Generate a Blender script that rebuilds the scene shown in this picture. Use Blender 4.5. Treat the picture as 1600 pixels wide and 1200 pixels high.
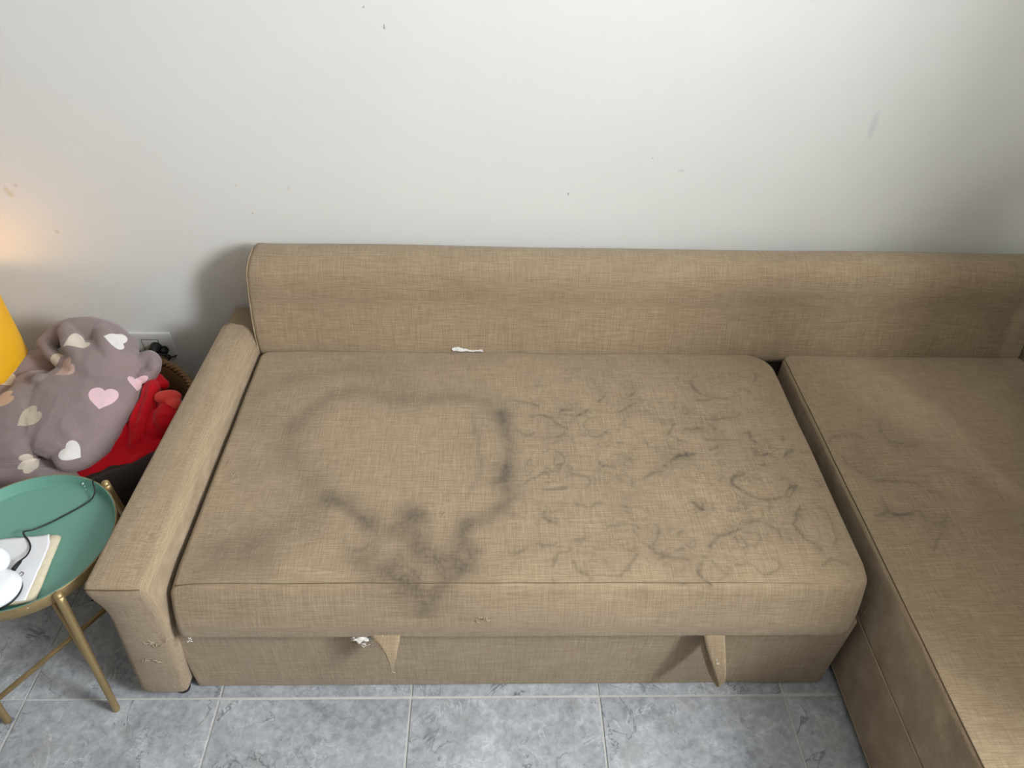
import bpy, bmesh, math, random
import numpy as np
from mathutils import Vector, Matrix, noise

for o in list(bpy.data.objects):
    bpy.data.objects.remove(o, do_unlink=True)
scene = bpy.context.scene
COL = scene.collection
PI = math.pi

# ------------------------------------------------------------------ camera
cam_data = bpy.data.cameras.new('camera')
cam_data.sensor_fit = 'HORIZONTAL'
cam_data.sensor_width = 36.0
cam_data.lens = 1119.45 * 36.0 / 1600.0
cam_data.clip_start = 0.02
cam = bpy.data.objects.new('camera', cam_data)
COL.objects.link(cam)
CR = Vector((0.99943, -0.02001, 0.02713))
CU = Vector((-0.00736, 0.65586, 0.75485))
CF = Vector((0.03290, 0.75462, -0.65534))
mat = Matrix((CR, CU, -CF)).transposed().to_4x4()
mat.translation = Vector((0.1148, -0.8049, 1.6893))
cam.matrix_world = mat
scene.camera = cam

# ------------------------------------------------------------------ world, daylight, exposure
world = bpy.data.worlds.new('world')
world.use_nodes = True
world.node_tree.nodes['Background'].inputs[0].default_value = (0.75, 0.86, 1.0, 1)
world.node_tree.nodes['Background'].inputs[1].default_value = 0.6
scene.world = world

WX, WY0, WY1, WZ0, WZ1 = 1.87, -1.35, -0.55, 1.45, 2.45      # the window in the right-hand wall
day = bpy.data.lights.new('window_daylight', 'AREA')
day.shape = 'RECTANGLE'
day.size = (WZ1 - WZ0)
day.size_y = (WY1 - WY0)
day.energy = 195.0
day.color = (0.93, 0.97, 1.0)
dl = bpy.data.objects.new('window_daylight', day)
dl.location = (WX + 0.27, (WY0 + WY1) / 2, (WZ0 + WZ1) / 2)
dl.rotation_euler = (0, PI / 2, 0)
COL.objects.link(dl)

scene.view_settings.view_transform = 'Standard'
scene.view_settings.look = 'None'
scene.view_settings.exposure = 0.0
scene.view_settings.gamma = 1.0
scene.view_settings.use_curve_mapping = False

# ------------------------------------------------------------------ helpers
ORIGIN = {}


def tag(o, label=None, cat=None, group=None, kind=None):
    if label: o['label'] = label
    if cat: o['category'] = cat
    if group: o['group'] = group
    if kind: o['kind'] = kind
    return o


def empty(name, loc, label, cat, group=None):
    e = bpy.data.objects.new(name, None)
    e.location = loc
    e.empty_display_size = 0.05
    COL.objects.link(e)
    ORIGIN[e.name] = Vector(loc)
    return tag(e, label, cat, group)


def link(name, me, m, parent=None, smooth=True, origin=None):
    """me holds world coordinates; the object's origin becomes the parent's (or the given one)."""
    o = bpy.data.objects.new(name, me)
    org = ORIGIN[parent.name] if parent else Vector(origin or (0, 0, 0))
    me.transform(Matrix.Translation(-org))
    if not parent:
        o.location = org
    if m and not me.materials:
        me.materials.append(m)
    if smooth:
        me.polygons.foreach_set('use_smooth', [True] * len(me.polygons))
    COL.objects.link(o)
    ORIGIN[o.name] = org
    if parent:
        o.parent = parent
    return o


def mesh(name, V, F):
    me = bpy.data.meshes.new(name)
    me.from_pydata([tuple(map(float, v)) for v in V], [], F)
    me.update()
    return me


def add(name, V, F, m, parent=None, smooth=True, origin=None):
    return link(name, mesh(name, V, F), m, parent, smooth, origin)


def from_bm(name, bm, m, parent=None, smooth=True, origin=None):
    me = bpy.data.meshes.new(name)
    bmesh.ops.recalc_face_normals(bm, faces=bm.faces)
    bm.to_mesh(me)
    bm.free()
    return link(name, me, m, parent, smooth, origin)


def box_bm(lo, hi, bevel=0.0, seg=2, bm=None):
    b = bmesh.new()
    bmesh.ops.create_cube(b, size=1.0)
    lo, hi = Vector(lo), Vector(hi)
    c, s = (lo + hi) / 2, hi - lo
    for v in b.verts:
        v.co = Vector((v.co.x * s.x, v.co.y * s.y, v.co.z * s.z)) + c
    if bevel:
        bmesh.ops.bevel(b, geom=b.edges[:], offset=bevel, segments=seg, affect='EDGES', profile=0.5)
    if bm is None:
        return b
    me = bpy.data.meshes.new('t'); b.to_mesh(me); b.free(); bm.from_mesh(me); bpy.data.meshes.remove(me)
    return bm


def crom(pts, n=8):
    """Catmull-Rom through 3-D points."""
    P = [Vector(p) for p in pts]
    P = [P[0] * 2 - P[1]] + P + [P[-1] * 2 - P[-2]]
    out = []
    for i in range(1, len(P) - 2):
        a, b, c, d = P[i - 1], P[i], P[i + 1], P[i + 2]
        for k in range(n):
            t = k / n
            out.append(0.5 * ((2 * b) + (c - a) * t + (2 * a - 5 * b + 4 * c - d) * t * t + (3 * b - a - 3 * c + d) * t ** 3))
    out.append(P[-2])
    return out


def tube_vf(pts, r, seg=8, cap=True):
    P = [Vector(p) for p in pts]
    R = r if isinstance(r, (list, tuple)) else [r] * len(P)
    V, F = [], []
    up = Vector((0.12, 0.2, 1)).normalized()
    for i, p in enumerate(P):
        t = (P[min(i + 1, len(P) - 1)] - P[max(i - 1, 0)]).normalized()
        a = t.cross(up)
        if a.length < 1e-3: a = t.cross(Vector((1, 0, 0)))
        a.normalize(); b = t.cross(a)
        up = -b if b.dot(up) < 0 else b
        b = up; a = t.cross(b)
        for k in range(seg):
            w = 2 * PI * k / seg
            V.append(p + (a * math.cos(w) + b * math.sin(w)) * R[i])
    for i in range(len(P) - 1):
        for k in range(seg):
            F.append((i * seg + k, i * seg + (k + 1) % seg, (i + 1) * seg + (k + 1) % seg, (i + 1) * seg + k))
    if cap:
        F.append(tuple(range(seg))[::-1]); n = (len(P) - 1) * seg
        F.append(tuple(range(n, n + seg)))
    return V, F


def tube(name, pts, r, m, parent=None, seg=8, origin=None):
    V, F = tube_vf(pts, r, seg)
    return add(name, V, F, m, parent, True, origin)


def lathe(name, prof, c, m, parent=None, seg=48, origin=None, close=False, cap=True):
    """prof: list of (radius, z) turned around the vertical axis at c."""
    V, F = [], []
    for r, z in prof:
        for k in range(seg):
            w = 2 * PI * k / seg
            V.append((c[0] + r * math.cos(w), c[1] + r * math.sin(w), c[2] + z))
    n = len(prof)
    for i in range(n - 1 if not close else n):
        j = (i + 1) % n
        for k in range(seg):
            F.append((i * seg + k, i * seg + (k + 1) % seg, j * seg + (k + 1) % seg, j * seg + k))
    if not close and cap:
        if prof[0][0] > 1e-6: F.append(tuple(range(seg))[::-1])
        if prof[-1][0] > 1e-6: F.append(tuple(range((n - 1) * seg, n * seg)))
    bm = bmesh.new()
    me = mesh('t', V, F); bm.from_mesh(me); bpy.data.meshes.remove(me)
    bmesh.ops.remove_doubles(bm, verts=bm.verts, dist=1e-6)
    return from_bm(name, bm, m, parent, True, origin)


def sphere(name, c, r, m, parent=None, scale=(1, 1, 1), seg=20, origin=None):
    bm = bmesh.new()
    bmesh.ops.create_uvsphere(bm, u_segments=seg, v_segments=seg // 2 + 2, radius=r)
    for v in bm.verts:
        v.co = Vector((v.co.x * scale[0], v.co.y * scale[1], v.co.z * scale[2])) + Vector(c)
    return from_bm(name, bm, m, parent, True, origin)


def loft(name, rings, m, parent=None, origin=None, smooth=True):
    n = len(rings[0]); V = []; F = []
    for r in rings: V += list(r)
    for i in range(len(rings) - 1):
        for k in range(n):
            F.append((i * n + k, i * n + (k + 1) % n, (i + 1) * n + (k + 1) % n, (i + 1) * n + k))
    F.append(tuple(range(n))[::-1])
    F.append(tuple(range((len(rings) - 1) * n, len(rings) * n)))
    bm = bmesh.new()
    me = mesh('t', V, F); bm.from_mesh(me); bpy.data.meshes.remove(me)
    return from_bm(name, bm, m, parent, smooth, origin)


def axis_samples(a, b, step, r, nr):
    L = list(np.linspace(a, a + r, nr)) + list(np.linspace(a + r, b - r, max(2, int((b - a - 2 * r) / step) + 1)))[1:-1] + list(np.linspace(b - r, b, nr))
    return np.array(L)


def soft_box(lo, hi, step, r_top, r_bot, corner, crown=0.0, step_z=0.02, deform=None):
    """Upholstered block. corner: plan radii (x-y-, x+y-, x+y+, x-y+); rounded top and bottom edges; crowned top.
    Returns arrays of vertices and quads."""
    X = axis_samples(lo[0], hi[0], step, max(r_top, .02), 7)
    Y = axis_samples(lo[1], hi[1], step, max(r_top, .02), 7)
    rz = max(r_top, r_bot)
    Z = axis_samples(lo[2], hi[2], step_z, min(rz, (hi[2] - lo[2]) * .45), 6)
    key = {}; V = []; F = []

    def vid(i, j, k):
        t = (i, j, k)
        if t not in key:
            key[t] = len(V); V.append((X[i], Y[j], Z[k]))
        return key[t]
    nx, ny, nz = len(X) - 1, len(Y) - 1, len(Z) - 1
    for i in range(nx):
        for j in range(ny):
            F.append((vid(i, j, nz), vid(i + 1, j, nz), vid(i + 1, j + 1, nz), vid(i, j + 1, nz)))
            F.append((vid(i, j, 0), vid(i, j + 1, 0), vid(i + 1, j + 1, 0), vid(i + 1, j, 0)))
    for k in range(nz):
        for i in range(nx):
            F.append((vid(i, 0, k), vid(i + 1, 0, k), vid(i + 1, 0, k + 1), vid(i, 0, k + 1)))
            F.append((vid(i, ny, k), vid(i, ny, k + 1), vid(i + 1, ny, k + 1), vid(i + 1, ny, k)))
        for j in range(ny):
            F.append((vid(0, j, k), vid(0, j, k + 1), vid(0, j + 1, k + 1), vid(0, j + 1, k)))
            F.append((vid(nx, j, k), vid(nx, j + 1, k), vid(nx, j + 1, k + 1), vid(nx, j, k + 1)))
    P = np.array(V)
    x, y, z = P[:, 0].copy(), P[:, 1].copy(), P[:, 2].copy()
    cx, cy = (lo[0] + hi[0]) / 2, (lo[1] + hi[1]) / 2
    q = np.where(x < cx, np.where(y < cy, 0, 3), np.where(y < cy, 1, 2))
    rc = np.array(corner)[q]
    sx, sy = np.where(x < cx, -1, 1), np.where(y < cy, -1, 1)
    ex, ey = np.where(x < cx, lo[0], hi[0]), np.where(y < cy, lo[1], hi[1])
    dx, dy = np.maximum(0, rc - np.abs(ex - x)), np.maximum(0, rc - np.abs(ey - y))     # past the corner's centre
    s = np.minimum(np.abs(ex - x), np.abs(ey - y))                                       # inset from the border
    inc = (dx > 0) & (dy > 0)
    h = np.hypot(dx, dy); f = np.where(inc, np.maximum(dx, dy) / np.maximum(h, 1e-9), 1)
    xn, yn = x - sx * dx * (1 - f) * inc, y - sy * dy * (1 - f) * inc
    nxv = np.where(inc, sx * dx / np.maximum(h, 1e-9), np.where(np.abs(ex - x) < np.abs(ey - y), sx, 0))
    nyv = np.where(inc, sy * dy / np.maximum(h, 1e-9), np.where(np.abs(ex - x) < np.abs(ey - y), 0, sy))
    for (rr_, top) in ((r_top, True), (r_bot, False)):
        t = (hi[2] - z) if top else (z - lo[2])
        u, w = np.maximum(0, rr_ - s), np.maximum(0, rr_ - t)
        hh = np.hypot(u, w); act = (u > 0) & (w > 0)
        ff = np.where(act, np.maximum(u, w) / np.maximum(hh, 1e-9), 1)
        xn -= nxv * u * (1 - ff); yn -= nyv * u * (1 - ff)
        z = z + (-1 if top else 1) * w * (1 - ff)
    if crown:
        a = np.clip((x - lo[0]) / (hi[0] - lo[0]), 0, 1); b = np.clip((y - lo[1]) / (hi[1] - lo[1]), 0, 1)
        g = (np.minimum(1, 6 * a * (1 - a)) * np.minimum(1, 6 * b * (1 - b)))
        lift = np.clip((z - lo[2]) / (hi[2] - lo[2]), 0, 1) ** 3
        z = z + crown * g * lift
    P = np.stack([xn, yn, z], 1)
    if deform is not None:
        P = deform(P)
    return P, F


def np_noise(x, y, seed, scale):
    rng = random.Random(seed); out = np.zeros_like(x)
    for k in range(7):
        a = rng.uniform(0, 2 * PI); f = scale * rng.uniform(.6, 1.7)
        out += np.sin((x * math.cos(a) + y * math.sin(a)) * f * 2 * PI + rng.uniform(0, 7)) / 7
    return out


def stain_attr(me, P, lines, zmin, wet):
    """Writes a 'stain' weight: distance to the dried tide lines, on the upholstery's own surface."""
    x, y = P[:, 0], P[:, 1]
    wx = x + .006 * np_noise(x, y, 1, 14) + .003 * np_noise(x, y, 2, 40)
    wy = y + .006 * np_noise(x, y, 3, 14) + .003 * np_noise(x, y, 4, 40)
    S = np.zeros(len(P))
    for w, st, pts in lines:
        d2 = np.full(len(P), 1e9)
        for (ax, ay), (bx, by) in zip(pts[:-1], pts[1:]):
            vx, vy = bx - ax, by - ay
            t = np.clip(((wx - ax) * vx + (wy - ay) * vy) / max(vx * vx + vy * vy, 1e-9), 0, 1)
            d2 = np.minimum(d2, (wx - ax - t * vx) ** 2 + (wy - ay - t * vy) ** 2)
        amp = 1.2 * st * (.85 + .30 * np_noise(x, y, int(w * 1e4), 9))
        if w > .012:                                        # broad bleeding band: uneven width and depth, feathered
            wm = w * (.82 + .22 * np_noise(x, y, 77, 5) + .20 * np_noise(x, y, 78, 16))
            g = .80 * amp * (1 + .22 * np_noise(x, y, 79, 11)) * np.exp(-(d2 / (2 * wm ** 2)) ** .8)
        else:
            g = amp * np.exp(-d2 / (2 * (w * .62) ** 2))
        if w < .012:                                        # a paler wash on the inside of every tide line
            g = np.maximum(g, .16 * st * np.exp(-d2 / (2 * (w * 2.8) ** 2)))
        S = S + g * (1 - S)
    S *= (P[:, 2] > zmin)
    W = np.zeros(len(P))
    for cx, cy, rx, ry, k in wet:
        W = np.maximum(W, k * np.clip(1.6 - np.hypot((wx - cx) / rx, (wy - cy) / ry) * 1.0, 0, 1))
    W *= (P[:, 2] > zmin)
    aw = me.attributes.new('wet', 'FLOAT', 'POINT')
    aw.data.foreach_set('value', W.astype(np.float32))
    at = me.attributes.new('stain', 'FLOAT', 'POINT')
    at.data.foreach_set('value', np.clip(S, 0, 1).astype(np.float32))

# ------------------------------------------------------------------ materials


class NT:
    def __init__(s, name):
        s.m = bpy.data.materials.new(name); s.m.use_nodes = True
        s.t = s.m.node_tree; s.n = s.t.nodes; s.b = s.n['Principled BSDF']
        s.tc = None

    def node(s, typ, **kw):
        n = s.n.new(typ)
        for k, v in kw.items():
            if k.startswith('i_'):
                n.inputs[int(k[2:])].default_value = v
            else:
                setattr(n, k, v)
        return n

    def l(s, a, b):
        s.t.links.new(a, b)

    def obj(s):
        if not s.tc: s.tc = s.n.new('ShaderNodeTexCoord')
        return s.tc.outputs['Object']

    def mapped(s, scale, src=None, loc=(0, 0, 0), rot=(0, 0, 0)):
        mp = s.n.new('ShaderNodeMapping')
        mp.inputs['Scale'].default_value = scale; mp.inputs['Location'].default_value = loc; mp.inputs['Rotation'].default_value = rot
        s.l(src or s.obj(), mp.inputs[0]); return mp.outputs[0]

    def noise(s, vec, scale=1, detail=2, rough=.5, dist=0):
        n = s.n.new('ShaderNodeTexNoise')
        n.inputs['Scale'].default_value = scale; n.inputs['Detail'].default_value = detail
        n.inputs['Roughness'].default_value = rough; n.inputs['Distortion'].default_value = dist
        s.l(vec, n.inputs['Vector']); return n.outputs['Fac']

    def ramp(s, fac, stops, interp='LINEAR'):
        r = s.n.new('ShaderNodeValToRGB'); cr = r.color_ramp; cr.interpolation = interp
        while len(cr.elements) < len(stops): cr.elements.new(.5)
        for e, (p, c) in zip(cr.elements, stops):
            e.position = p; e.color = (c[0], c[1], c[2], 1) if not isinstance(c, float) else (c, c, c, 1)
        s.l(fac, r.inputs[0]); return r.outputs[0]

    def math(s, op, a, b=None, c=None, clamp=False):
        n = s.n.new('ShaderNodeMath'); n.operation = op; n.use_clamp = clamp
        for i, x in enumerate((a, b, c)):
            if x is None: continue
            if isinstance(x, (int, float)): n.inputs[i].default_value = x
            else: s.l(x, n.inputs[i])
        return n.outputs[0]

    def mix(s, fac, a, b, mode='MIX'):
        n = s.n.new('ShaderNodeMix'); n.data_type = 'RGBA'; n.blend_type = mode
        for sock, x in ((n.inputs[0], fac), (n.inputs[6], a), (n.inputs[7], b)):
            if isinstance(x, (int, float)): sock.default_value = x
            elif isinstance(x, tuple): sock.default_value = (x[0], x[1], x[2], 1)
            else: s.l(x, sock)
        return n.outputs[2]

    def color(s, c):
        if isinstance(c, tuple): s.b.inputs['Base Color'].default_value = (c[0], c[1], c[2], 1)
        else: s.l(c, s.b.inputs['Base Color'])

    def bump(s, h, strength=.3, dist=.002):
        n = s.n.new('ShaderNodeBump'); n.inputs['Strength'].default_value = strength; n.inputs['Distance'].default_value = dist
        s.l(h, n.inputs['Height']); s.l(n.outputs[0], s.b.inputs['Normal'])

    def rough(s, r, metal=0, spec=.5):
        s.b.inputs['Roughness'].default_value = r; s.b.inputs['Metallic'].default_value = metal
        s.b.inputs['Specular IOR Level'].default_value = spec


def plain(name, c, r=.5, metal=0, spec=.5, var=.12, scale=30):
    t = NT(name)
    f = t.noise(t.mapped((1, 1, 1)), scale, 3)
    t.color(t.mix(f, tuple(x * (1 - var) for x in c), tuple(min(1, x * (1 + var)) for x in c)))
    t.rough(r, metal, spec)
    return t.m


def fabric_material():
    t = NT('taupe_linen_weave')
    along = t.noise(t.mapped((20, 640, 640)), 1, 2, .6)        # weft slubs
    across = t.noise(t.mapped((640, 20, 20)), 1, 2, .6)        # warp slubs
    long_a = t.noise(t.mapped((12, 330, 330), loc=(3, 1, 2)), 1, 2, .6)
    big = t.noise(t.mapped((1, 1, 1)), 4.5, 4, .6)
    h = t.math('ADD', t.math('ADD', along, across), t.math('MULTIPLY', long_a, .5))     # about 1.35
    hn = t.math('MULTIPLY_ADD', h, 1.0, -.75)
    col = t.ramp(hn, [(0.05, (.212, .150, .088)), (.5, (.340, .252, .158)), (.95, (.49, .385, .260))])
    col = t.mix(t.math('MULTIPLY', t.ramp(big, [(.35, 0.0), (.75, 1.0)]), .28), col, (.245, .185, .118))
    at = t.node('ShaderNodeAttribute', attribute_name='stain')
    grain = t.math('MULTIPLY_ADD', t.noise(t.mapped((1, 1, 1)), 120, 3, .7), 1.0, .5)
    # finer dried outlines between the big marks, only where the cover has been wet
    wet = t.node('ShaderNodeAttribute', attribute_name='wet')
    rim_a = t.noise(t.mapped((1, 1, 1), loc=(4, 2, 0)), 13, 3, .6, .4)
    rim_b = t.noise(t.mapped((1, 1, 1), loc=(1, 7, 0)), 24, 3, .6, .3)
    ln = t.math('SUBTRACT', 1.0, t.math('MULTIPLY', t.math('ABSOLUTE', t.math('SUBTRACT', rim_a, .52)), 34.0), clamp=True)
    lb = t.math('SUBTRACT', 1.0, t.math('MULTIPLY', t.math('ABSOLUTE', t.math('SUBTRACT', rim_b, .48)), 24.0), clamp=True)
    gate = t.ramp(t.noise(t.mapped((1, 1, 1), loc=(9, 3, 0)), 10, 2), [(.42, 0.0), (.62, 1.0)])
    gate2 = t.ramp(t.noise(t.mapped((1, 1, 1), loc=(2, 5, 0)), 14, 2), [(.45, 0.0), (.62, 1.0)])
    net = t.math('ADD', t.math('MULTIPLY', ln, gate), t.math('MULTIPLY', t.math('MULTIPLY', lb, gate2), .8), clamp=True)
    soft = t.ramp(t.noise(t.mapped((1, 1, 1), loc=(6, 1, 0)), 9, 4, .65), [(.45, 0.0), (.75, 1.0)])
    net = t.math('MULTIPLY', t.math('MULTIPLY_ADD', soft, .30, t.math('MULTIPLY', net, .36)), wet.outputs['Fac'])
    st = t.math('MULTIPLY', t.math('ADD', at.outputs['Fac'], net), grain, clamp=True)
    dark = t.mix(.86, col, (.082, .064, .048))
    col = t.mix(t.math('MULTIPLY', st, 1.0, clamp=True), col, dark)
    t.color(col)
    t.rough(.95, 0, .15)
    t.b.inputs['Sheen Weight'].default_value = .15
    t.b.inputs['Sheen Roughness'].default_value = .6
    t.bump(h, .35, .0012)
    return t.m


M_FAB = fabric_material()
M_SEAM = plain('seam_thread', (.13, .095, .06), .9, 0, .1)
M_SEAM_LIGHT = plain('seam_welt', (.40, .32, .215), .9, 0, .1)
M_BLACK = plain('black_plastic', (.012, .012, .014), .45, 0, .4)
M_FLUFF = plain('white_fibre', (.75, .72, .68), .95, 0, .1, .2, 200)


def wall_material():
    t = NT('white_painted_plaster')
    n1 = t.noise(t.mapped((1, 1, 1)), 2.2, 4, .55)
    n2 = t.noise(t.mapped((1, 1, 1)), 70, 3, .6)
    col = t.mix(n1, (.79, .785, .755), (.845, .842, .815))
    # scuffs, chips and the two yellowed spots that the wall carries
    marks = [((-.136, 1.212), .006, (.35, .33, .30), (1.8, .9)), ((-1.180, .772), .013, (.70, .64, .50), (1, 1)), ((-1.155, .796), .008, (.70, .65, .54), (1, 1)),
             ((-1.186, .785), .009, (.70, .64, .50), (1, 1)), ((.33, .798), .0035, (.30, .28, .25), (1, .6)), ((-.542, .725), .003, (.40, .37, .33), (1, 1)),
             ((-.571, .806), .003, (.62, .56, .40), (1, 1)), ((.547, .904), .003, (.45, .44, .42), (1, 1)), ((-1.10, .66), .008, (.66, .58, .45), (1, 1)),
             ((.63, .87), .007, (.70, .695, .67), (.6, 1.4)), ((1.109, 1.004), .02, (.71, .71, .69), (1.6, .4)),
             ((-.43, .80), .007, (.72, .71, .66), (1, 1)), ((-.18, 1.253), .003, (.4, .38, .35), (1, 1))]
    sep = t.node('ShaderNodeSeparateXYZ'); t.l(t.obj(), sep.inputs[0])
    wob = t.math('MULTIPLY_ADD', t.noise(t.mapped((1, 1, 1)), 160, 2), .010, -.005)
    for (mx, mz), r, c, (kx, kz) in marks:
        a = t.math('MULTIPLY', t.math('SUBTRACT', sep.outputs[0], mx), kx)
        b = t.math('MULTIPLY', t.math('SUBTRACT', sep.outputs[2], mz), kz)
        d = t.math('ADD', t.math('SQRT', t.math('ADD', t.math('MULTIPLY', a, a), t.math('MULTIPLY', b, b))), t.math('MULTIPLY', wob, min(1.0, r / .008)))
        k = t.math('MULTIPLY', t.math('DIVIDE', t.math('SUBTRACT', r, d), r * .6, clamp=True), .75)
        col = t.mix(k, col, c)
    t.color(col)
    t.rough(.7, 0, .25)
    t.bump(t.math('ADD', t.math('MULTIPLY', n2, .35), n1), .12, .004)
    return t.m


def tile_material():
    t = NT('grey_marbled_stoneware')
    g = t.node('ShaderNodeNewGeometry'); pos = g.outputs['Position']
    oi = t.node('ShaderNodeObjectInfo')
    cmb = t.node('ShaderNodeCombineXYZ')
    t.l(t.math('MULTIPLY', oi.outputs['Random'], 17.0), cmb.inputs[2])
    vm = t.node('ShaderNodeVectorMath', operation='ADD'); t.l(pos, vm.inputs[0]); t.l(cmb.outputs[0], vm.inputs[1])
    p = vm.outputs[0]
    cloud = t.noise(t.mapped((1, 1, 1), p), 7, 6, .62, .6)
    fine = t.noise(t.mapped((1, 1, 1), p), 55, 5, .65, .4)
    vein = t.noise(t.mapped((1, 1, 1), p, (4, 2, 0)), 4.2, 5, .6, .9)
    v2 = t.noise(t.mapped((1, 1, 1), p, (9, 5, 1)), 9, 5, .65, 1.2)
    col = t.ramp(t.math('ADD', t.math('MULTIPLY', cloud, .5), t.math('MULTIPLY', fine, .5)),
                 [(.32, (.20, .212, .232)), (.45, (.335, .352, .378)), (.55, (.43, .45, .475)), (.68, (.61, .63, .65))])
    warm = t.ramp(t.noise(t.mapped((1, 1, 1), p, (2, 7, 3)), 11, 4, .6), [(.58, 0.0), (.72, 1.0)])
    col = t.mix(t.math('MULTIPLY', warm, .35), col, (.30, .285, .235))
    line = t.math('SUBTRACT', 1.0, t.math('MULTIPLY', t.math('ABSOLUTE', t.math('SUBTRACT', vein, .5)), 95.0), clamp=True)
    line2 = t.math('SUBTRACT', 1.0, t.math('MULTIPLY', t.math('ABSOLUTE', t.math('SUBTRACT', v2, .5)), 42.0), clamp=True)
    gate = t.ramp(t.noise(t.mapped((1, 1, 1), p, (1, 3, 8)), 8, 3), [(.45, 0.0), (.6, 1.0)])
    col = t.mix(t.math('MULTIPLY', t.math('MULTIPLY', line, gate), .75), col, (.10, .105, .115))
    gate2 = t.ramp(t.noise(t.mapped((1, 1, 1), p, (5, 1, 2)), 10, 3), [(.5, 0.0), (.62, 1.0)])
    col = t.mix(t.math('MULTIPLY', t.math('MULTIPLY', line2, gate2), .55), col, (.70, .71, .715))
    spots = t.ramp(t.noise(t.mapped((1, 1, 1), p), 150, 2), [(.68, 0.0), (.74, 1.0)])
    col = t.mix(t.math('MULTIPLY', spots, .55), col, (.12, .122, .13))
    t.color(col)
    t.rough(.42, 0, .35)
    t.bump(t.math('ADD', cloud, t.math('MULTIPLY', fine, .5)), .12, .003)
    return t.m


M_WALL = wall_material()
M_TILE = tile_material()
M_GROUT = plain('pale_grout', (.55, .545, .52), .9, 0, .2, .15, 60)
M_CEIL = plain('ceiling_paint', (.56, .55, .52), .9, 0, .2, .02)
M_WHITE = plain('white_plastic', (.80, .80, .77), .35, 0, .45, .02)
M_GOLD = plain('brushed_gold_metal', (.43, .315, .155), .48, .75, .5, .12, 90)
M_TEAL = plain('mint_enamel', (.145, .325, .262), .30, 0, .5, .06, 6)


def fleece(name, a, b, hearts=None, sheen=.4):
    t = NT(name)
    n = t.noise(t.mapped((1, 1, 1)), 9, 5, .65)
    f = t.noise(t.mapped((1, 1, 1)), 320, 3, .7)
    col = t.mix(t.math('MULTIPLY_ADD', f, .55, t.math('MULTIPLY', n, .5), clamp=True), a, b)
    if hearts:
        for nm, c in hearts:
            at = t.node('ShaderNodeAttribute', attribute_name=nm)
            k = t.math('MULTIPLY', t.math('ADD', at.outputs['Fac'], t.math('MULTIPLY_ADD', f, .0012, -.0006)), 900.0, clamp=True)
            col = t.mix(k, col, c)
    t.color(col); t.rough(.95, 0, .1)
    t.b.inputs['Sheen Weight'].default_value = sheen
    t.b.inputs['Sheen Roughness'].default_value = .45
    t.bump(f, .5, .0025)
    return t.m

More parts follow.
